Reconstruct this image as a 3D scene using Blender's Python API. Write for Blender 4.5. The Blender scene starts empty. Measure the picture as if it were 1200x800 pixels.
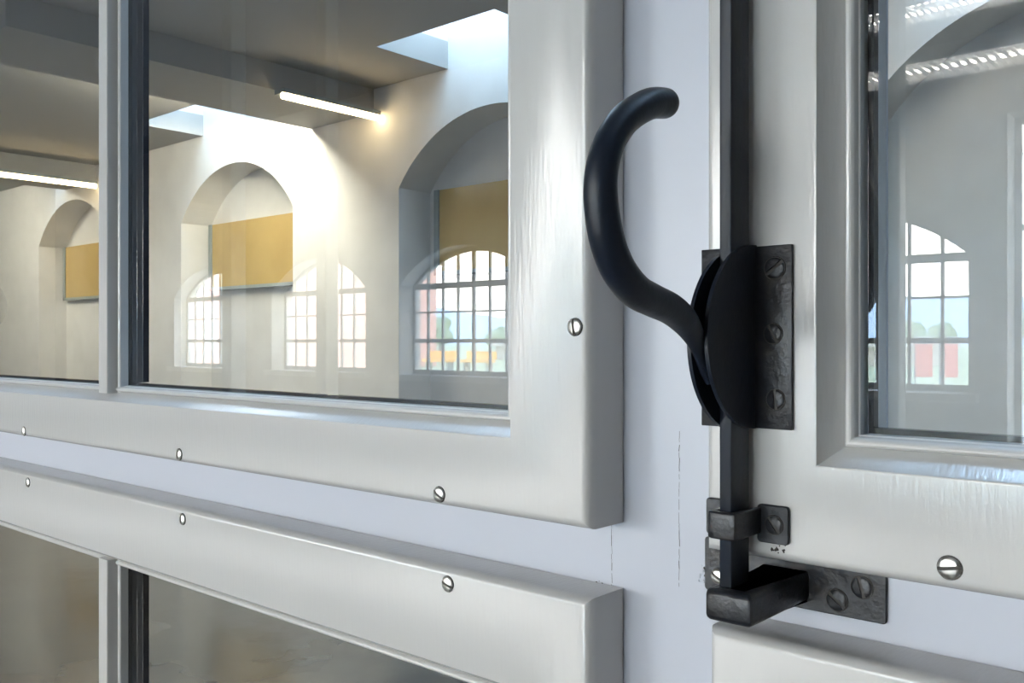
import bpy, bmesh, math, random
from mathutils import Vector
random.seed(7)
C = bpy.context.scene.collection
D = 0.6            # distance from the lens to the partition's base plane (y = 0), metres
EYE = 1.5          # lens height above the floor
FPX = 1090.0       # focal length for a 1200 px wide frame
YAW = math.radians(41.3)

# ------------------------------------------------------------------ camera
cam_d = bpy.data.cameras.new('camera'); cam = bpy.data.objects.new('camera', cam_d); C.objects.link(cam)
cam_d.sensor_width = 36; cam_d.lens = FPX/1200*36; cam_d.clip_start = .02; cam_d.clip_end = 2000
cam.location = (0, -D, EYE); cam.rotation_euler = (math.radians(90), 0, YAW)
bpy.context.scene.camera = cam

# ------------------------------------------------------------------ world / light / exposure
sc = bpy.context.scene
sc.view_settings.view_transform = 'Standard'; sc.view_settings.look = 'None'
sc.view_settings.gamma = 1; sc.view_settings.use_curve_mapping = False
sc.view_settings.exposure = 0.78
W = bpy.data.worlds.new('sky'); sc.world = W; W.use_nodes = True
nt = W.node_tree; nt.nodes.clear()
tc = nt.nodes.new('ShaderNodeTexCoord'); sp = nt.nodes.new('ShaderNodeSeparateXYZ')
cr = nt.nodes.new('ShaderNodeValToRGB'); bg = nt.nodes.new('ShaderNodeBackground'); wo = nt.nodes.new('ShaderNodeOutputWorld')
cr.color_ramp.elements[0].position = 0.3; cr.color_ramp.elements[0].color = (1, .975, .94, 1)
cr.color_ramp.elements[1].position = .75; cr.color_ramp.elements[1].color = (.42, .64, .95, 1)
nt.links.new(tc.outputs['Generated'], sp.inputs[0]); nt.links.new(sp.outputs['Z'], cr.inputs[0])
nt.links.new(cr.outputs[0], bg.inputs[0]); nt.links.new(bg.outputs[0], wo.inputs[0])
bg.inputs[1].default_value = 13.0

def portal(name, loc, rot, sx, sy):
    l = bpy.data.lights.new(name, 'AREA'); l.shape = 'RECTANGLE'; l.size = sx; l.size_y = sy
    l.cycles.is_portal = True
    o = bpy.data.objects.new(name, l); o.location = loc; o.rotation_euler = rot; C.objects.link(o)
# arched windows in the wall behind the camera: (x0, x1)
WINS = [(-18.18, -15.60), (-14.66, -11.98), (-11.14, -8.46), (-5.38, -2.70)]
WIN_Y = -9.4
SILL, SPRING, APEX = EYE-.52, EYE+.89, EYE+1.45
ADDED_DOORS = [(-8.4, -5.5), (-2.35, .65)]      # added glazed doors, unseen, to light the front faces of the sashes
DSILL, DTOP = .12, 3.75
for a, b in ADDED_DOORS:
    portal('door_daylight', ((a+b)/2, WIN_Y-.33, (DSILL+DTOP)/2), (math.radians(90), 0, 0), b-a, DTOP-DSILL)
for a, b in WINS:
    portal('window_daylight', ((a+b)/2, WIN_Y-.33, (SILL+APEX)/2), (math.radians(90), 0, 0), b-a, APEX-SILL)
SKYL = [(-14.4, -13.1), (-10.25, -8.9), (-6.05, -4.7), (-1.85, -.5)]
CEIL = EYE+2.49
ADDED_ROOFL = [(-13.5, -12.3), (-11.0, -9.8), (-6.0, -4.8), (-3.2, -1.4), (-.9, .9)]; RY = (.9, 1.9)   # added roof lights, out of view, that brighten the hall
for a, b in ADDED_ROOFL:
    portal('roof_light_daylight', ((a+b)/2, sum(RY)/2, CEIL+.2), (0, 0, 0), b-a, RY[1]-RY[0])
for a, b in SKYL:
    portal('skylight_daylight', ((a+b)/2, 4.975, CEIL+1.45), (0, 0, 0), b-a, .85)

# ------------------------------------------------------------------ helpers
def at(px, py, q):
    """point of the photograph's ray (px,py) on the plane q metres in front of the lens, parallel to the partition"""
    u = px-600; v = 400-py; s, c = math.sin(YAW), math.cos(YAW)
    X = -FPX*s+u*c; Y = FPX*c+u*s
    return Vector((X/Y*q, q-D, EYE+v/Y*q))
def mk(name, bm, mat, parent=None, smooth=False, angle=None):
    bmesh.ops.recalc_face_normals(bm, faces=bm.faces)
    me = bpy.data.meshes.new(name); bm.to_mesh(me); bm.free()
    if smooth:
        for p in me.polygons: p.use_smooth = True
        if angle: me.set_sharp_from_angle(angle=math.radians(angle))
    me.materials.append(mat)
    o = bpy.data.objects.new(name, me); C.objects.link(o)
    if parent: o.parent = parent
    return o
def box(bm, x0, x1, y0, y1, z0, z1, bev=0, seg=2):
    r = bmesh.ops.create_cube(bm, size=1)
    vs = r['verts']
    for v in vs:
        v.co = Vector((x0+(v.co.x+.5)*(x1-x0), y0+(v.co.y+.5)*(y1-y0), z0+(v.co.z+.5)*(z1-z0)))
    if bev:
        es = list({e for v in vs for e in v.link_edges})
        bmesh.ops.bevel(bm, geom=es, offset=bev, segments=seg, affect='EDGES', profile=.5)
    return bm
def boxes(lst):
    bm = bmesh.new()
    for l in lst: box(bm, *l)
    return bm
def prism(bm, pts, d):
    """polygon pts (3-D, planar) extruded by vector d"""
    a = [bm.verts.new(p) for p in pts]; b = [bm.verts.new(Vector(p)+Vector(d)) for p in pts]
    n = len(a); bm.faces.new(a); bm.faces.new(b[::-1])
    for i in range(n): bm.faces.new((a[i], b[i], b[(i+1) % n], a[(i+1) % n]))
def empty(name, loc=(0, 0, 0)):
    o = bpy.data.objects.new(name, None); o.location = loc; o.empty_display_size = .05; C.objects.link(o); return o
def tag(o, label, cat, group=None):
    o['label'] = label; o['category'] = cat
    if group: o['group'] = group
    return o
def struct(o): o['kind'] = 'structure'; return o
def keep(o, parent):
    """parent while keeping mesh coordinates given in world space"""
    o.parent = parent; o.location = -parent.location; return o

def mat(name, col, rough=.5, metal=0, spec=.5, bump=None, noise=None, coat=0, emit=None):
    m = bpy.data.materials.new(name); m.use_nodes = True; n = m.node_tree; p = n.nodes['Principled BSDF']
    p.inputs['Base Color'].default_value = (*col, 1); p.inputs['Roughness'].default_value = rough
    p.inputs['Metallic'].default_value = metal; p.inputs['Specular IOR Level'].default_value = spec
    p.inputs['Coat Weight'].default_value = coat
    if emit: p.inputs['Emission Color'].default_value = (*emit[0], 1); p.inputs['Emission Strength'].default_value = emit[1]
    t = n.nodes.new('ShaderNodeTexCoord')
    if noise:      # (scale, colour2, lo, hi, stretch)
        sc_, c2, lo, hi, st = noise
        mp = n.nodes.new('ShaderNodeMapping'); mp.inputs['Scale'].default_value = st
        n.links.new(t.outputs['Object'], mp.inputs[0])
        nz = n.nodes.new('ShaderNodeTexNoise'); nz.inputs['Scale'].default_value = sc_; nz.inputs['Detail'].default_value = 6
        n.links.new(mp.outputs[0], nz.inputs['Vector'])
        r = n.nodes.new('ShaderNodeValToRGB'); r.color_ramp.elements[0].position = lo; r.color_ramp.elements[1].position = hi
        r.color_ramp.elements[0].color = (*col, 1); r.color_ramp.elements[1].color = (*c2, 1)
        n.links.new(nz.outputs['Fac'], r.inputs[0]); n.links.new(r.outputs[0], p.inputs['Base Color'])
    if bump:       # list of (scale, stretch, strength, distance)
        prev = None
        for sc_, st, s_, d_ in bump:
            mp = n.nodes.new('ShaderNodeMapping'); mp.inputs['Scale'].default_value = st
            n.links.new(t.outputs['Object'], mp.inputs[0])
            nz = n.nodes.new('ShaderNodeTexNoise'); nz.inputs['Scale'].default_value = sc_; nz.inputs['Detail'].default_value = 3
            n.links.new(mp.outputs[0], nz.inputs['Vector'])
            b = n.nodes.new('ShaderNodeBump'); b.inputs['Strength'].default_value = s_; b.inputs['Distance'].default_value = d_
            n.links.new(nz.outputs['Fac'], b.inputs['Height'])
            if prev: n.links.new(prev.outputs[0], b.inputs['Normal'])
            prev = b
        n.links.new(prev.outputs[0], p.inputs['Normal'])
    return m

PAINT = mat('grey_gloss_paint', (.555, .548, .535), .19, spec=.6, bump=[(60, (6, 1, .6), .15, .0018), (9, (1, 1, 1), .12, .004)])
PAINT_V = PAINT
FRAME = mat('pale_frame_paint', (.53, .55, .615), .38, bump=[(70, (4, 1, .5), .12, .001), (12, (1, 1, 1), .12, .003)])
IRON = mat('black_iron', (.008, .013, .024), .42, 0, .36, bump=[(60, (1, 1, 1), .25, .002), (400, (1, 1, 1), .12, .0006)],
           noise=(28, (.013, .016, .022), .5, .68, (1, 1, 1)))
IRON_W = mat('worn_iron', (.011, .013, .018), .36, .1, .5, bump=[(90, (1, 1, 1), .32, .003), (350, (1, 1, 1), .25, .001)],
             noise=(70, (.045, .036, .031), .55, .8, (1, 1, 1)))
NICKEL = mat('nickel_screw', (.75, .74, .70), .38, 1, bump=[(300, (1, 1, 1), .3, .001)])
SLOT = mat('dark_slot', (.05, .045, .04), .6)
RUBBER = mat('black_gasket', (.022, .022, .030), .22)
WALL = mat('white_plaster', (.80, .79, .76), .8, noise=(3, (.74, .73, .70), .4, .7, (1, 1, 1)), bump=[(40, (1, 1, 1), .1, .003)])
WALLF = mat('cream_plaster', (.50, .49, .46), .8)
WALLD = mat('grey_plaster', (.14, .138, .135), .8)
CEILM = mat('grey_ceiling', (.40, .395, .375), .8)
CEILB = mat('dim_ceiling', (.22, .22, .22), .8)
FLOOR = mat('polished_concrete', (.068, .062, .053), .15, noise=(1.3, (.13, .115, .092), .35, .7, (1, 1, 1)), bump=[(2, (1, 1, 1), .12, .02)])
BOARD = mat('ochre_board', (.60, .43, .17), .14, noise=(2, (.54, .375, .14), .4, .7, (1, 1, 1)))
STEEL = mat('grey_steel', (.32, .36, .36), .5)
WFR = mat('window_paint', (.36, .38, .38), .5)
BRICK = mat('pink_brick', (.70, .42, .37), .9)
HILL = mat('blue_hill', (.52, .62, .72), 1)
GRASS = mat('lawn', (.45, .50, .33), 1)
TREE = mat('foliage', (.26, .36, .24), 1, noise=(1.5, (.4, .47, .33), .4, .6, (1, 1, 1)))
PAVE = mat('paving', (.6, .58, .55), .9)
RED = mat('red_cloth', (.9, .38, .30), .8); WHITE = mat('white_cloth', (.8, .8, .8), .8)
ORANGE = mat('orange_paint', (.9, .5, .15), .6)
LED = mat('led', (1, .8, .5), .5, emit=((1, .74, .42), 13))
FILLR = mat('led_right', (1, .8, .5), .5, emit=((1, .90, .76), 24))  # glow of the lamp added behind the right-hand pane
TUBE = mat('tube', (1, 1, 1), .5, emit=((1, .97, .88), 26))
FILLW = mat('led_bay', (1, .8, .5), .5, emit=((1, .93, .78), 80))  # glow of the hidden lamps added to brighten the left bays

def glass_mat(name, k, tint):
    m = bpy.data.materials.new(name); m.use_nodes = True; n = m.node_tree; n.nodes.clear()
    out = n.nodes.new('ShaderNodeOutputMaterial'); mix = n.nodes.new('ShaderNodeMixShader')
    tr = n.nodes.new('ShaderNodeBsdfTransparent'); tr.inputs[0].default_value = (*tint, 1)
    gl = n.nodes.new('ShaderNodeBsdfGlossy'); gl.inputs['Roughness'].default_value = 0
    fr = n.nodes.new('ShaderNodeFresnel'); fr.inputs['IOR'].default_value = 1.5
    geo = n.nodes.new('ShaderNodeNewGeometry')
    a = n.nodes.new('ShaderNodeMath'); a.operation = 'MULTIPLY'; a.inputs[1].default_value = k; a.use_clamp = True
    b = n.nodes.new('ShaderNodeMath'); b.operation = 'SUBTRACT'; b.inputs[0].default_value = 1
    c = n.nodes.new('ShaderNodeMath'); c.operation = 'MULTIPLY'
    n.links.new(fr.outputs[0], a.inputs[0]); n.links.new(geo.outputs['Backfacing'], b.inputs[1])
    n.links.new(a.outputs[0], c.inputs[0]); n.links.new(b.outputs[0], c.inputs[1])
    n.links.new(c.outputs[0], mix.inputs[0]); n.links.new(tr.outputs[0], mix.inputs[1]); n.links.new(gl.outputs[0], mix.inputs[2])
    n.links.new(mix.outputs[0], out.inputs[0]); return m
GLASS = glass_mat('double_glazing', 2.2, (.97, .985, .975))
PANE = glass_mat('window_glass', 1.0, (.98, .99, .99))

# ------------------------------------------------------------------ the two rooms
X0, X1 = -24.0, 4.0
WALL_Y = 6.0-D          # arcade wall beyond the glass
def arch_z(x, o):
    xa, xb, zs, zp, ap = o; h = (xb-xa)/2; t = (x-(xa+xb)/2)/h
    R = (h*h+(ap-zp)**2)/(2*(ap-zp))
    return ap-R+math.sqrt(max(R*R-(t*h)**2, 0))
def arch_wall(name, x0, x1, z0, z1, y0, y1, ops, m, n=32):
    """wall with segmental-arched openings (xa, xb, sill, spring, apex)"""
    bm = bmesh.new(); cur = x0
    for o in sorted(ops):
        xa, xb, zs, zp, ap = o
        box(bm, cur, xa, y0, y1, z0, z1)
        if zs > z0+.01: box(bm, xa, xb, y0, y1, z0, zs)
        pts = [(xa, y0, z1)]+[(xa+(xb-xa)*i/n, y0, arch_z(xa+(xb-xa)*i/n, o)) for i in range(n+1)]+[(xb, y0, z1)]
        # strips keep every face convex
        for i in range(n):
            p, q = pts[i+1], pts[i+2]
            prism(bm, [(p[0], y0, p[2]), (q[0], y0, q[2]), (q[0], y0, z1), (p[0], y0, z1)], (0, y1-y0, 0))
        cur = xb
    box(bm, cur, x1, y0, y1, z0, z1)
    return struct(mk(name, bm, m))
struct(mk('floor', boxes([(X0, X1, -10, 6.6, -.1, 0)]), FLOOR))
# arcade wall with niches
ARCH = [(-19.3, -16.96), (-15.05, -12.71), (-10.77, -8.43), (-6.72, -4.38), (-2.25, .09)]
SP2, AP2 = EYE+1.476, EYE+2.08
aw = arch_wall('wall_back', X0, X1, 0, CEIL+1.5, WALL_Y, WALL_Y+.42, [(a, b, 0, SP2, AP2) for a, b in ARCH], WALL)
struct(mk('wall_niche', boxes([(X0, X1, WALL_Y+.42, WALL_Y+.6, 0, CEIL+.2)]), WALL))
# ceiling beyond, with holes at the skylights, and shafts
y_a = 5.15-D
L = [(X0, X1, .06, RY[0], CEIL, CEIL+.25), (X0, X1, RY[1], y_a, CEIL, CEIL+.25)]; cur = X0
for a, b in ADDED_ROOFL: L.append((cur, a, RY[0], RY[1], CEIL, CEIL+.25)); cur = b
L.append((cur, X1, RY[0], RY[1], CEIL, CEIL+.25)); cur = X0
for a, b in SKYL: L.append((cur, a, y_a, WALL_Y, CEIL, CEIL+.25)); cur = b
L.append((cur, X1, y_a, WALL_Y, CEIL, CEIL+.25))
struct(mk('ceiling', boxes(L), CEILM))
for a, b in ADDED_ROOFL: struct(mk('window_roof_light', boxes([(a-.1, b+.1, RY[0]-.1, RY[1]+.1, CEIL+.26, CEIL+.272)]), PANE))  # panes of the roof lights put in for extra daylight
for a, b in SKYL:
    z = CEIL+.25
    o = struct(mk('trim_skylight_shaft', boxes([(a-.1, a, y_a, WALL_Y, z, z+1.25), (b, b+.1, y_a, WALL_Y, z, z+1.25), (a-.1, b+.1, y_a-.1, y_a, z, z+1.25)]), WALL))
    struct(mk('window_skylight', boxes([(a-.1, b+.1, y_a-.1, WALL_Y, CEIL+1.5, CEIL+1.512)]), PANE))
for i, (a, b) in enumerate([(-14.1, -13.1), (-8.1, -7.09), (-3.95, -2.95)]):
    struct(mk('trim_beam', boxes([(a, b, 2.0, WALL_Y, EYE+2.25, CEIL)]), CEILM))
struct(mk('wall_left', boxes([(X0-.2, X0, -10, 6.6, 0, 5.8)]), WALL))
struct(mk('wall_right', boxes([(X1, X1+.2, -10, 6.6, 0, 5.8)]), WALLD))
# the room behind the lens
struct(mk('ceiling_front', boxes([(X0, X1, -9.9, 0, 5.6, 5.8)]), CEILB))
arch_wall('wall_front', X0, X1, 0, 5.6, WIN_Y-.45, WIN_Y, [(a, b, SILL, SPRING, APEX) for a, b in WINS]+[(a, b, DSILL, DTOP-.03, DTOP) for a, b in ADDED_DOORS], WALLF)
for k, (a, b) in enumerate(WINS):
    w = empty('window_%d' % (k+10), ((a+b)/2, WIN_Y-.3, SILL)); struct(w)
    yf0, yf1 = WIN_Y-.34, WIN_Y-.28; o = (a, b, SILL, SPRING, APEX)
    bm = bmesh.new(); n = 28
    for i in range(n):
        xa, xb = a+(b-a)*i/n, a+(b-a)*(i+1)/n; za, zb = arch_z(xa, o), arch_z(xb, o)
        prism(bm, [(xa, yf0, za-.07), (xb, yf0, zb-.07), (xb, yf0, zb), (xa, yf0, za)], (0, .06, 0))
    box(bm, a, a+.06, yf0, yf1, SILL, SPRING); box(bm, b-.06, b, yf0, yf1, SILL, SPRING)
    box(bm, a, b, yf0, yf1, SILL, SILL+.07); box(bm, a, b, yf0, yf1, SPRING-.06, SPRING+.03)
    box(bm, a, b, yf0, yf1, EYE-.02, EYE+.04)
    for j in range(1, 8):
        x = a+(b-a)*j/8; t = .03 if j != 4 else .05
        box(bm, x-t/2, x+t/2, yf0+.01, yf1-.01, SILL, arch_z(x, o))
    box(bm, a, b, yf0+.015, yf1-.015, EYE+.45, EYE+.475)
    keep(mk('window_frame', bm, WFR), w)
    bm = bmesh.new()
    pts = [(a, WIN_Y-.315, SILL)]+[(a+(b-a)*i/28, WIN_Y-.315, arch_z(a+(b-a)*i/28, o)) for i in range(29)]+[(b, WIN_Y-.315, SILL)]
    prism(bm, pts, (0, .006, 0)); keep(mk('glass_pane', bm, PANE), w)
    keep(mk('window_sill', boxes([(a-.1, b+.1, WIN_Y-.02, WIN_Y+.12, SILL-.09, SILL, .01)]), WALL), w)

for k, (a, b) in enumerate(ADDED_DOORS):  # unseen doors put in to let more daylight onto the partition
    w = empty('door_%d' % (k+1), ((a+b)/2, WIN_Y-.3, DSILL)); struct(w); y0, y1 = WIN_Y-.34, WIN_Y-.28
    keep(mk('door_frame', boxes([(a, a+.06, y0, y1, DSILL, DTOP), (b-.06, b, y0, y1, DSILL, DTOP), (a, b, y0, y1, DTOP-.09, DTOP), (a, b, y0, y1, DSILL, DSILL+.1),
        ((a+b)/2-.04, (a+b)/2+.04, y0, y1, DSILL, DTOP), (a, b, y0, y1, 2.6, 2.66)]), WFR), w)
    keep(mk('glass_pane', boxes([(a, b, WIN_Y-.315, WIN_Y-.309, DSILL, DTOP-.03)]), PANE), w)
    keep(mk('door_handle', boxes([((a+b)/2-.1, (a+b)/2-.07, y1, y1+.05, 1.0, 1.15)]), STEEL), w)

# ------------------------------------------------------------------ partition: base frame with rebates for four sashes
q_f = .924*D; YF = q_f-D                      # front plane of the sashes
YG = .972*D-D                                 # outer face of the glass
def Z(k): return EYE+k*D
L_OUT, L_IN = (-3.605*D, -.6854*D), (-3.475*D, -.8168*D)
R_OUT, R_IN = (-.5253*D, 2.395*D), (-.395*D, 2.264*D)
UP_OUT, UP_IN = (Z(-.2335), Z(1.50)), (Z(-.1265), Z(1.37))
LO_OUT, LO_IN = (Z(-2.0), Z(-.3184)), (Z(-1.87), Z(-.458))
Lx = (L_IN[0]+.03*D, L_IN[1]-.03*D); Rx = (R_IN[0]+.03*D, R_IN[1]-.03*D)
Uz = (UP_IN[0]+.03*D, UP_IN[1]-.03*D); Oz = (LO_IN[0]+.03*D, LO_IN[1]-.03*D)
m_ = .012
def hole_wall():
    xs = [X0, Lx[0]-m_, Lx[1]+m_, Rx[0]-m_, Rx[1]+m_, X1]; zs = [0, Oz[0]-m_, Oz[1]+m_, Uz[0]-m_, Uz[1]+m_, 5.6]
    l = []
    for i in range(5):
        if i % 2 == 0: l.append((xs[i], xs[i+1], 0, .06, 0, 5.6))
        else:
            for j in (0, 2, 4): l.append((xs[i], xs[i+1], 0, .06, zs[j], zs[j+1]))
    return boxes(l)
part = struct(mk('wall_partition', hole_wall(), FRAME))

R_ = .0115*D
def prof():
    """(reference, offset towards the pane, y) from the outer back edge round the front to the glass"""
    P = [('o', .003, 0), ('o', .003, -.0012), ('o', 0, -.0012), ('o', 0, YF+R_*1.3)]
    for k in range(1, 7):
        a = math.pi/2*k/6; P.append(('o', R_*(1-math.cos(a)), YF+R_*1.3*(1-math.sin(a))))
    P += [('i', -.0035*D, YF), ('i', -.001*D, YF+.001*D), ('i', 0, YF+.004*D)]
    P += [('i', .0155*D, YF+.029*D), ('i', .0165*D, YF+.0305*D)]
    for k in range(0, 8):        # the round bead
        a = math.pi*.92*k/7
        P.append(('i', .0225*D-.0052*D*math.cos(a), YF+.032*D-.0065*D*math.sin(a)))
    P += [('i', .0285*D, YF+.037*D), ('i', .030*D, YF+.0385*D), ('i', .030*D, YG+.0002), ('i', .030*D, 0.0), ('i', .026*D, 0.03)]
    return P
def sash_frame(out_x, in_x, out_z, in_z):
    bm = bmesh.new(); rows = []
    for ref, off, y in prof():
        X, Zz = (out_x, out_z) if ref == 'o' else (in_x, in_z)
        x0, x1, z0, z1 = X[0]+off, X[1]-off, Zz[0]+off, Zz[1]-off
        rows.append([bm.verts.new((x, y, z)) for x, z in ((x0, z0), (x1, z0), (x1, z1), (x0, z1))])
    for a, b in zip(rows, rows[1:]+rows[:1]):
        for i in range(4): bm.faces.new((a[i], a[(i+1) % 4], b[(i+1) % 4], b[i]))
    return bm
def screw_bm(r, h, slot=.17, deep=.5):
    """domed slotted head, axis +z, slot along y"""
    bm = bmesh.new(); w = r*slot/1; n, m = 8, 14
    def dz(x, y): return h*(.35+.65*math.sqrt(max(0, 1-(x*x+y*y)/(r*r*1.02))))
    for s in (-1, 1):
        g = []
        for i in range(n+1):
            x = w+(r-w)*(1-(1-i/n)**1.6); ym = math.sqrt(max(r*r-x*x, 0))
            g.append([(s*x, ym*(2*j/m-1)) for j in range(m+1)])
        top = [[bm.verts.new((x, y, dz(x, y))) for x, y in row] for row in g]
        for i in range(n):
            for j in range(m): bm.faces.new((top[i][j], top[i+1][j], top[i+1][j+1], top[i][j+1]))
        rim = [row[0] for row in top]+top[-1][1:-1]+[row[-1] for row in reversed(top)]+[top[0][j] for j in range(m-1, 0, -1)]
        lo = [bm.verts.new((v.co.x, v.co.y, 0)) for v in rim]
        for i in range(len(rim)):
            try: bm.faces.new((rim[i], lo[i], lo[(i+1) % len(rim)], rim[(i+1) % len(rim)]))
            except ValueError: pass
    bmesh.ops.remove_doubles(bm, verts=bm.verts, dist=1e-6)
    return bm
def slot_bm(r, h):
    bm = bmesh.new(); bmesh.ops.create_cone(bm, segments=24, radius1=r*1.14, radius2=r*1.08, depth=h*.4, cap_ends=True)
    for v in bm.verts: v.co.z += h*.2
    return bm
def screw(parent, p, r, ang, m, h=.32, normal_y=True, sub=True):
    o = mk('screw', screw_bm(r, r*h*1.6), m, None, True, 35)
    o.rotation_euler = (math.radians(90), 0, 0)
    o.rotation_mode = 'QUATERNION'
    from mathutils import Quaternion
    o.rotation_quaternion = Quaternion((1, 0, 0), math.radians(90)) @ Quaternion((0, 0, 1), math.radians(ang))
    o.location = Vector(p); o.parent = parent
    if parent: o.location = Vector(p)-parent.location
    if sub:
        s = mk('slot', slot_bm(r, r*h*1.6), SLOT, o)
    return o
def dup_screw(src, parent, p, ang, r_scale=1):
    from mathutils import Quaternion
    c = src.copy(); C.objects.link(c); c.parent = parent; c.location = Vector(p)-parent.location
    c.rotation_quaternion = Quaternion((1, 0, 0), math.radians(90)) @ Quaternion((0, 0, 1), math.radians(ang))
    c.scale = (r_scale,)*3
    for g in src.children: d = g.copy(); C.objects.link(d); d.parent = c
    return c

MX0, MX1 = -2.023*D, -1.983*D       # glazing bar front face
def bar_bm(z0, z1):
    c = (MX0+MX1)/2; h = (MX1-MX0)/2; yf = YF+.008*D
    half = [(h-.0015*D, yf), (h, yf+.002*D), (h+.003*D, yf+.021*D)]
    for k in range(0, 7):
        a = math.pi*.85*k/6; half.append((h+.0095*D-.0065*D*math.cos(a), yf+.026*D-.0065*D*math.sin(a)))
    half += [(h+.0150*D, YG), ]
    pts = [(c+x, y) for x, y in half]; pts = pts+[(2*c-x, y) for x, y in reversed(pts)]
    bm = bmesh.new(); prism(bm, [(x, y, z0) for x, y in pts], (0, 0, z1-z0)); return bm
def window(idx, ox, ix, oz, iz, bar=None):
    w = empty('window_%d' % idx, ((ox[0]+ox[1])/2, 0, oz[0])); struct(w)
    keep(mk('sash_frame', sash_frame(ox, ix, oz, iz), PAINT, None, True, 25), w)
    gx, gz = (ix[0]+.030*D, ix[1]-.030*D), (iz[0]+.030*D, iz[1]-.030*D)
    keep(mk('glass_pane', boxes([(gx[0]+.0002, gx[1]-.0002, YG+.0006, YG+.0066, gz[0]+.0002, gz[1]-.0002)]), GLASS), w)
    # black spacer round the pane, behind the glass
    t, y0, y1 = .006*D, YG+.007, YG+.015
    keep(mk('glazing_spacer', boxes([(gx[0]-.003, gx[1]+.003, y0, y1, gz[0]-.006, gz[0]+t), (gx[0]-.003, gx[1]+.003, y0, y1, gz[1]-t, gz[1]+.006),
        (gx[0]-.006, gx[0]+t, y0, y1, gz[0]+t, gz[1]-t), (gx[1]-t, gx[1]+.006, y0, y1, gz[0]+t, gz[1]-t)]), RUBBER), w)
    if bar:
        keep(mk('glazing_bar', bar_bm(iz[0]+.0145*D, iz[1]-.0145*D), PAINT, None, True, 25), w)
        keep(mk('bar_spacer', boxes([(MX0-.010*D, MX1+.010*D, YG+.007, YG+.030, gz[0]+t, gz[1]-t)]), RUBBER), w)
    return w
w1 = window(1, L_OUT, L_IN, UP_OUT, UP_IN, True)
w2 = window(2, L_OUT, L_IN, LO_OUT, LO_IN, True)
w3 = window(3, R_OUT, R_IN, UP_OUT, UP_IN)
w4 = window(4, (R_OUT[0]+.004*D, R_OUT[1]), R_IN, LO_OUT, LO_IN)
rs = .0105*D
base_screw = None
for w, pts in ((w1, [(28, 505, 20), (210, 532, -15), (515, 579, 60), (674, 383, 8)]), (w2, [(33, 565, 10), (214, 608, 0), (525, 684, 75)]), (w3, [(1113, 665, -80)])):
    for px, py, ang in pts:
        p = at(px, py, q_f); p.y = YF+.0005
        if not base_screw: base_screw = screw(w, p, rs, ang, NICKEL)
        else: dup_screw(base_screw, w, p, ang)

# hairline cracks in the post's paint, chipped spots
crack = bmesh.new()
for px, py0, py1 in ((717, 606, 690), (796, 505, 690)):
    y = py0
    while y < py1:
        l = random.uniform(3, 14); a = at(px+random.uniform(-.5, .5), y, D); b = at(px+random.uniform(-.5, .5), min(y+l, py1), D)
        t = random.choice((.00006, .0001, .0002))
        prism(crack, [(a.x-t, -.0002, a.z), (a.x+t, -.0002, a.z), (b.x+t, -.0002, b.z), (b.x-t, -.0002, b.z)], (0, .0004, 0))
        y += l+random.choice((0, 0, 1, 3))
keep(mk('paint_crack', crack, SLOT), part)

# ------------------------------------------------------------------ espagnolette bolt
BX0, BX1 = -.4795*D, -.4655*D
BQ0, BQ1 = .874*D, .915*D
es = empty('espagnolette_bolt', ((BX0+BX1)/2, YF, Z(-.27)))
tag(es, 'black iron window bolt with a curved hook lever handle, on the right-hand grey sash', 'window handle')
bm = bmesh.new(); box(bm, BX0, BX1, BQ0-D, BQ1-D, Z(-.262), Z(1.40), .0012)
keep(mk('rod', bm, IRON, None, True, 30), es)
# tapered foot of the rod
bm = bmesh.new(); prism(bm, [(BX0, BQ0-D, Z(-.2615)), (BX0, BQ1-D, Z(-.2615)), (BX0, BQ1-D-.003, Z(-.281)), (BX0, BQ0-D+.012, Z(-.281))], (BX1-BX0, 0, 0))
keep(mk('rod_foot', bm, IRON_W), es)
zc, RC = .005, .098
qb = .921*D; yb = qb-D; th = .003*D
T = .0052*D
# angle plates: a flange on the sash and a half-round cheek standing out
def cheek(xa, xb, zc_, name):
    bm = bmesh.new(); n = 40
    pts = [(xa, YF-.0002, Z(zc_)-RC*D)]+[(xa, yb-.0-math.cos(math.pi/2*(1-2*i/n))*.104*D, Z(zc_)-RC*D*math.sin(math.pi/2*(1-2*i/n))) for i in range(n+1)]+[(xa, YF-.0002, Z(zc_)+RC*D)]
    prism(bm, pts, (xb-xa, 0, 0))
    bmesh.ops.bevel(bm, geom=[e for e in bm.edges if abs((e.verts[0].co-e.verts[1].co).x) < 1e-7], offset=.0009, segments=2, profile=.5, affect='EDGES')
    return keep(mk(name, bm, IRON, None, True, 30), es)
cheek(BX1+.0003, -.4608*D, zc, 'cheek'); cheek(-.4842*D, BX0-.0003, zc-.004, 'cheek')
fl = boxes([(-.4608*D-.001, -.4199*D, YF-T, YF-.0001, Z(-.0925), Z(.1015), .0006)]); flr = keep(mk('mounting_flange', fl, IRON_W, None, True, 30), es)
fl = boxes([(-.5262*D, -.4842*D+.001, YF-T, YF-.0001, Z(-.0935), Z(.102), .0006)]); fll = keep(mk('mounting_flange', fl, IRON_W, None, True, 30), es)
i_screw = None
for px, py, ang in ((908, 314, -52), (906, 391, 30), (909, 468, 5)):
    p = at(px, py, q_f-T); p.y = YF-T+.0003
    if not i_screw: i_screw = screw(es, p, .0112*D, ang, IRON_W, h=.2)
    else: dup_screw(i_screw, es, p, ang, .9)
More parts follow.
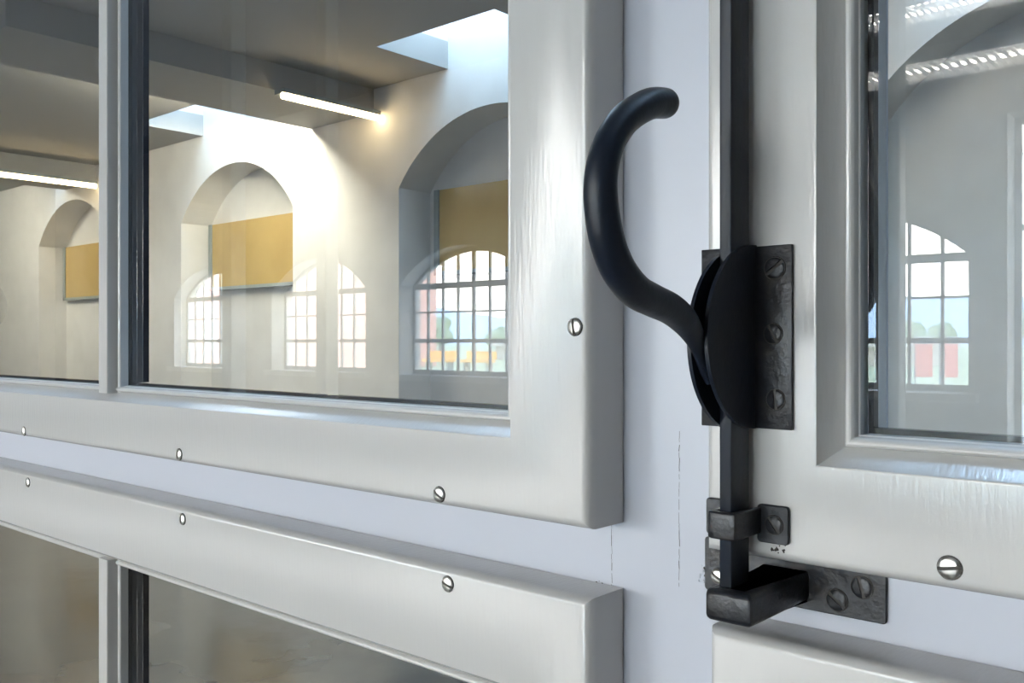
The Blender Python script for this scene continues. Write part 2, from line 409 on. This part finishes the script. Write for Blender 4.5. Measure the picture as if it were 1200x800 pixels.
# lever: a tapering round bar bent in the plane square to the sash
HX = -.4725*D
cl = [(778, 121, 36), (764, 121, 37), (750, 127, 37), (734, 138, 37.5), (722, 153, 37.5), (713, 170, 38), (707, 190, 39), (704, 211, 40), (704, 232, 41), (706, 252, 41.5), (710, 275, 42),
      (717, 299, 42), (728, 321, 42), (745, 341, 41), (765, 352, 39), (786, 362, 37), (802, 376, 34), (813, 392, 31), (821, 411, 26), (827, 432, 17), (832, 448, 10)]
def lever_pt(px, py):
    u = px-600; s, c = math.sin(YAW), math.cos(YAW); r = (-FPX*s+u*c)/(FPX*c+u*s); q = HX/r
    p = at(px, py, q); k = q/(FPX*c+u*s); return Vector((HX, p.y, p.z)), k
P = []
for px, py, w in cl:
    p, k = lever_pt(px, py); P.append((p, w*k/2))
# Catmull-Rom refinement
Q = []
for i in range(len(P)-1):
    p0, p1, p2, p3 = P[max(i-1, 0)], P[i], P[i+1], P[min(i+2, len(P)-1)]
    for j in range(5):
        t = j/5
        f = lambda a, b, c_, d: .5*((2*b)+(-a+c_)*t+(2*a-5*b+4*c_-d)*t*t+(-a+3*b-3*c_+d)*t**3)
        Q.append((Vector([f(p0[0][k], p1[0][k], p2[0][k], p3[0][k]) for k in range(3)]), f(p0[1], p1[1], p2[1], p3[1])))
Q.append(P[-1])
tip_dir = (Q[0][0]-Q[1][0]).normalized(); r0 = Q[0][1]
cap = []
for k in range(1, 8):
    a = math.pi/2*k/7; cap.append((Q[0][0]+tip_dir*r0*1.0*math.sin(a), max(r0*math.cos(a), .0004)))
Q = cap[::-1]+Q
bm = bmesh.new(); rings = []; N = 28; xa = Vector((1, 0, 0)); nq = len(Q)
for i, (p, r) in enumerate(Q):
    if i < 8: tg = tip_dir*-1
    else: tg = (Q[min(i+1, nq-1)][0]-Q[i-1][0]).normalized()
    side = tg.cross(xa).normalized()
    # squeezed between the cheeks at the root
    rx = r if i < nq-22 else min(r, r+(min(r, (BX1-BX0)*.48)-r)*min(1, (i-(nq-22))/10))
    rings.append([bm.verts.new(p+side*r*math.cos(2*math.pi*k/N)+xa*rx*math.sin(2*math.pi*k/N)) for k in range(N)])
for a, b in zip(rings, rings[1:]):
    for k in range(N): bm.faces.new((a[k], a[(k+1) % N], b[(k+1) % N], b[k]))
bm.faces.new(rings[0][::-1]); bm.faces.new(rings[-1])
keep(mk('lever_handle', bm, IRON, None, True), es)

# ------------------------------------------------------------------ staple that guides the rod
def strap(xl, xr, qf, ql, zt, zb, t, m, flange_l, flange_r, fz, yplate, name, label, cat, bev=.0015):
    root = empty(name, ((xl+xr)/2, yplate, zb)); tag(root, label, cat)
    # U-shaped loop, outer xl..xr, front at qf
    yf = qf-D
    pts = [(xl, yplate), (xl, yf+.0035), (xl+.0012, yf+.001), (xl+.004, yf), (xr-.0035, yf), (xr-.001, yf+.001), (xr, yf+.0035), (xr, yplate),
           (xr-t, yplate), (xr-t, yf+t), (xl+t, yf+t), (xl+t, yplate)]
    bm = bmesh.new(); prism(bm, [(x, y, zb) for x, y in pts], (0, 0, zt-zb))
    hor = [e for e in bm.edges if abs(e.verts[0].co.z-e.verts[1].co.z) < 1e-6]
    bmesh.ops.bevel(bm, geom=hor, offset=bev, segments=3, affect='EDGES', profile=.5)
    keep(mk('loop', bm, m, None, True, 40), root)
    pt = .0028
    fls = ((flange_l[0], flange_r[1]),) if name == 'keeper_bracket' else (flange_l, flange_r)
    for a, b in fls:
        bm = bmesh.new(); box(bm, a, b, yplate-pt, yplate-.0001, fz[0], fz[1])
        bmesh.ops.bevel(bm, geom=[e for e in bm.edges if abs(e.verts[0].co.y-e.verts[1].co.y) > .001], offset=.0026, segments=4, profile=.5, affect='EDGES')
        bmesh.ops.bevel(bm, geom=[e for e in bm.edges if e.verts[0].co.y < yplate-pt+1e-5 and e.verts[1].co.y < yplate-pt+1e-5], offset=.0006, segments=1, profile=.5, affect='EDGES')
        keep(mk('flange', bm, m, None, True, 30), root)
    return root
st = strap(-.4880*D, -.4545*D, .861*D, .92*D, Z(-.176), Z(-.2045), .0030, IRON_W, (-.5208*D, -.4880*D+.003), (-.4545*D-.003, -.4237*D), (Z(-.2135), Z(-.173)), YF,
           'guide_staple', 'small black iron staple around the bolt rod, on the grey right sash', 'bracket')
p = at(907, 615, q_f-.0028); p.y = YF-.0028+.0002; dup_screw(i_screw, st, p, 38, .85)
kp = strap(-.4885*D, -.4350*D, .858*D, .99*D, Z(-.2555), Z(-.289), .0042, IRON_W, (-.5656*D, -.4885*D+.003), (-.4350*D-.003, -.350*D), (Z(-.2985), Z(-.2345)), 0.0,
           'keeper_bracket', 'large black iron catch below the staple, holding the foot of the rod', 'bracket', .004)
for px, py, ang in ((981, 703, 50), (1010, 688, 15)):
    p = at(px, py, D-.0028); p.y = -.0028+.0002; dup_screw(i_screw, kp, p, ang, 1.0)
p = at(841, 675, D-.0028); p.y = -.0026; sb = dup_screw(base_screw, kp, p, 60, .8)

# the same bolt on the far stile of the left sash: only its mirror image shows at the photo's left edge
e2 = es.copy(); C.objects.link(e2); e2.location.x -= 3.08*D
for ch in es.children:
    c = ch.copy(); C.objects.link(c); c.parent = e2
    for g_ in ch.children: d = g_.copy(); C.objects.link(d); d.parent = c
tag(e2, 'second iron window bolt, seen only as a faint dark curve mirrored at the far left', 'window handle')
# crumbled paint beside the keeper and under the staple
random.seed(3)
def crumbs(cx, cy, q, w, h, n, parent, m):
    bm = bmesh.new(); lift = q-D
    for k in range(n):
        c = at(cx+random.gauss(0, w), cy+random.gauss(0, h), q); rr = random.uniform(.0004, .0013)
        sp_ = bmesh.ops.create_icosphere(bm, subdivisions=1, radius=rr)
        for v in sp_['verts']: v.co = Vector((v.co.x*random.uniform(.6, 1.4), v.co.y*.7, v.co.z*random.uniform(.6, 1.5)))+Vector((c.x, lift-.0001, c.z))
    return keep(mk('paint_crumbs', bm, m), parent)
crumbs(825, 672, D, 3, 7, 26, part, FRAME); crumbs(826, 673, D, 3, 7, 14, part, SLOT)
crumbs(914, 644, q_f, 6, 2.2, 14, w3, SLOT); crumbs(700, 683, D, 14, 1.5, 8, part, SLOT)

# ------------------------------------------------------------------ beyond the glass: boards in the niches, lamps
GB = 'ochre boards in the arched niches'
lab = {3: 'ochre wall board in the arched niche nearest the black handle', 2: 'ochre wall board in the brightly lit arched niche left of centre',
       1: 'ochre wall board in the small niche left of the glazing bar', 4: 'ochre wall board in the arched niche seen through the right-hand pane'}
for i, (a, b) in enumerate(ARCH):
    if i not in (1, 2, 3): continue
    q = WALL_Y+D+.40
    x0 = a+(.12 if i != 3 else .19); x1 = b-.1
    z0, z1 = EYE+.107*q, EYE+.231*q
    y = WALL_Y+.36
    r = empty('wall_board', ((x0+x1)/2, WALL_Y+.42, z0)); tag(r, lab[i], 'board')
    keep(mk('panel', boxes([(x0, x1, y, WALL_Y+.42, z0, z1)]), BOARD), r)
    keep(mk('edging', boxes([(x0-.06, x0, y-.02, WALL_Y+.42, z0-.04, z1), (x0-.06, x1, y-.02, WALL_Y+.42, z0-.04, z0)]), STEEL), r)
def lamp(x, y0, y1, z, m, label, t=.03, bx=None):
    r = empty('strip_light', (x, (y0+y1)/2, z)); tag(r, label, 'light')
    bm = bmesh.new(); bmesh.ops.create_cone(bm, segments=16, radius1=t, radius2=t, depth=y1-y0, cap_ends=True)
    for v in bm.verts: v.co = Vector((x+v.co.x, (y0+y1)/2+v.co.z, z+v.co.y))
    keep(mk('tube', bm, m, None, True, 40), r)
    keep(mk('housing', boxes([(x-t*1.2 if bx is None else bx+.0005, x+t*1.2, y0, y1, z+t*.8, z+t*.8+.04 if bx is not None else CEIL-.0005)]), STEEL), r)
    return r
lamp(-6.97, 4.25, 5.36, EYE+2.18, LED, 'warm glowing strip light under the edge of the ceiling beam', .03, -7.09)
lamp(-12.95, 3.2, 5.33, EYE+2.17, LED, 'warm strip light seen left of the glazing bar', .035, -13.1)
lamp(-8.26, 3.1, 5.0, EYE+2.43, FILLW, 'warm strip light behind the beam in the bright bay', .06)  # hidden lamp added for the warm brightness of this bay
lamp(-2.65, 1.6, 4.0, EYE+2.42, FILLR, 'warm strip light high in the bay behind the right-hand pane', .05)  # lamp added out of view to lift the right-hand bay
lamp(-14.5, 2.0, 4.2, EYE+2.40, FILLW, 'warm strip light in the far left bay', .06)  # unseen lamp added to warm the far bay

def louvre(x0, x1, q, z, label):
    y = -(q-D); r = empty('louvre_light', ((x0+x1)/2, y, z)); tag(r, label, 'light', 'louvre lights of the room mirrored in the glass')
    keep(mk('housing', boxes([(x0, x1, y-.26, y+.26, z+.07, z+.10), (x0, x1, y-.27, y-.26, z, z+.10), (x0, x1, y+.26, y+.27, z, z+.10)]), WHITE), r)
    for dy in (-.13, .13):
        bm = bmesh.new(); bmesh.ops.create_cone(bm, segments=12, radius1=.013, radius2=.013, depth=x1-x0-.1, cap_ends=True)
        for v in bm.verts: v.co = Vector(((x0+x1)/2+v.co.z, y+dy+v.co.x, z+.05+v.co.y))
        keep(mk('tube', bm, TUBE, None, True, 40), r)
    n = int((x1-x0)/.06)
    keep(mk('grille', boxes([(x0+(x1-x0)*i/n-.003, x0+(x1-x0)*i/n+.003, y-.26, y+.26, z, z+.03) for i in range(1, n)]), WHITE), r)
    for x in (x0+.2, x1-.2): keep(mk('hanger', boxes([(x-.006, x+.006, y-.006, y+.006, z+.1, 5.6)]), STEEL), r)
louvre(-2.75, -1.15, 7.0, EYE+1.93, 'slatted ceiling light mirrored in the right-hand pane, the nearer one')
louvre(-3.4, -1.2, 8.9, EYE+3.0, 'slatted ceiling light mirrored in the right-hand pane, the farther and higher one')

# columns of the room behind the lens, seen mirrored in the panes
for x, y, w, l in ((-8.05, -5.6, .17, 'wide grey column mirrored in the left pane'), (-2.13, -5.6, .13, 'slim steel column mirrored in the right pane'), (-9.85, -5.6, .2, 'grey column mirrored next to the glazing bar')):
    r = empty('column', (x, y, 0)); struct(r)
    keep(mk('shaft', boxes([(x-w/2, x+w/2, y-w/2, y+w/2, 0, 5.6, .01)]), STEEL if w < .2 else STEEL), r)
    keep(mk('base_plate', boxes([(x-w*.8, x+w*.8, y-w*.8, y+w*.8, 0, .03)]), STEEL), r)

# ------------------------------------------------------------------ outdoors, seen mirrored through the arched windows
g = mk('ground_lawn', boxes([(-400, 300, -500, -26, -.5, -.1)]), GRASS); struct(g)
g = mk('ground_paving', boxes([(-60, 30, -26, -10.0, -.5, -.1)]), PAVE); struct(g)
def ridge(name, y, x0, x1, base, hs, m, label, seed):
    random.seed(seed); bm = bmesh.new(); n = 60; rows = []
    for i in range(n+1):
        x = x0+(x1-x0)*i/n; h = hs*(.75+.18*math.sin(i*.31+seed)+.12*math.sin(i*.83+seed*2)+random.uniform(-.02, .02))
        rows.append([bm.verts.new((x, y+dy, base+h*k)) for dy, k in ((60, 0), (30, .55), (8, .93), (0, 1), (-20, .8), (-60, 0))])
    for a, b in zip(rows, rows[1:]):
        for k in range(5): bm.faces.new((a[k], a[k+1], b[k+1], b[k]))
    o = mk(name, bm, m, None, True); return struct(o)
ridge('hills', -420, -900, 300, -.1, 24, HILL, '', 1)
def tree(x, y, h, label):
    r = empty('tree', (x, y, -.1)); tag(r, label, 'tree', 'trees beyond the arched windows')
    bm = bmesh.new(); bmesh.ops.create_cone(bm, segments=10, radius1=.25, radius2=.12, depth=h*.5, cap_ends=True)
    for v in bm.verts: v.co.z += h*.25
    mk('trunk', bm, STEEL, r)
    bm = bmesh.new()
    for k in range(9):
        c = Vector((random.uniform(-.28, .28)*h, random.uniform(-.2, .2)*h, h*random.uniform(.42, .8))); rr = h*random.uniform(.16, .26)
        s = bmesh.ops.create_icosphere(bm, subdivisions=2, radius=rr)
        for v in s['verts']: v.co = v.co*random.uniform(.88, 1.12)+c
    mk('crown', bm, TREE, r, True)
random.seed(11)
for i in range(22):
    tree(-115+i*5.6+random.uniform(-1.5, 1.5), -88+random.uniform(-8, 6), random.uniform(3.6, 5.2), 'green tree outside, mirrored in the glass behind the window bars')
def building(x0, x1, y0, y1, h, m, label):
    r = empty('building', ((x0+x1)/2, y0, -.1)); tag(r, label, 'building')
    keep(mk('walls', boxes([(x0, x1, y0, y1, -.1, h)]), m), r)
    keep(mk('roof', boxes([(x0-.3, x1+.3, y0-.3, y1+.3, h, h+.3)]), PAVE), r)
    for i in range(int((x1-x0)/3)):
        x = x0+1+i*3; keep(mk('building_window', boxes([(x, x+1.4, y1-.05, y1+.06, 1, 3)]), WHITE), r)
building(-62, -44, -42, -30, 6.5, BRICK, 'pink brick building mirrored in the windows left of centre')
building(-55, -20, -70, -60, 1.1, PAVE, 'low grey flat building mirrored in the window by the sash stile')
for x in (-6.45, -5.95):
    r = empty('banner', (x, -20, -.1)); tag(r, 'red and white banner mirrored low in the right-hand pane'+(', left one' if x < -6.2 else ', right one'), 'banner', 'red banners')
    keep(mk('cloth', boxes([(x-.17, x+.17, -20.02, -20, .75, 1.45)]), RED), r)
    keep(mk('cloth_top', boxes([(x-.17, x+.17, -20.02, -20, 1.45, 1.6)]), WHITE), r)
    keep(mk('pole', boxes([(x-.2, x-.17, -20.03, -20, -.1, 1.7)]), STEEL), r)
for i, x in enumerate((-34.5, -31.5, -29)):
    r = empty('bench', (x, -30, -.1)); tag(r, 'orange bench on the lawn outside, '+('left', 'middle', 'right')[i]+' one of three, mirrored in the pane', 'bench', 'orange benches')
    keep(mk('seat', boxes([(x-.9, x+.9, -30.3, -29.8, .55, .68), (x-.9, x+.9, -30.4, -30.3, .7, 1.05)]), ORANGE), r)
    for s in (-.7, .7): keep(mk('leg', boxes([(x+s-.05, x+s+.05, -30.3, -29.9, -.1, .55)]), STEEL), r)
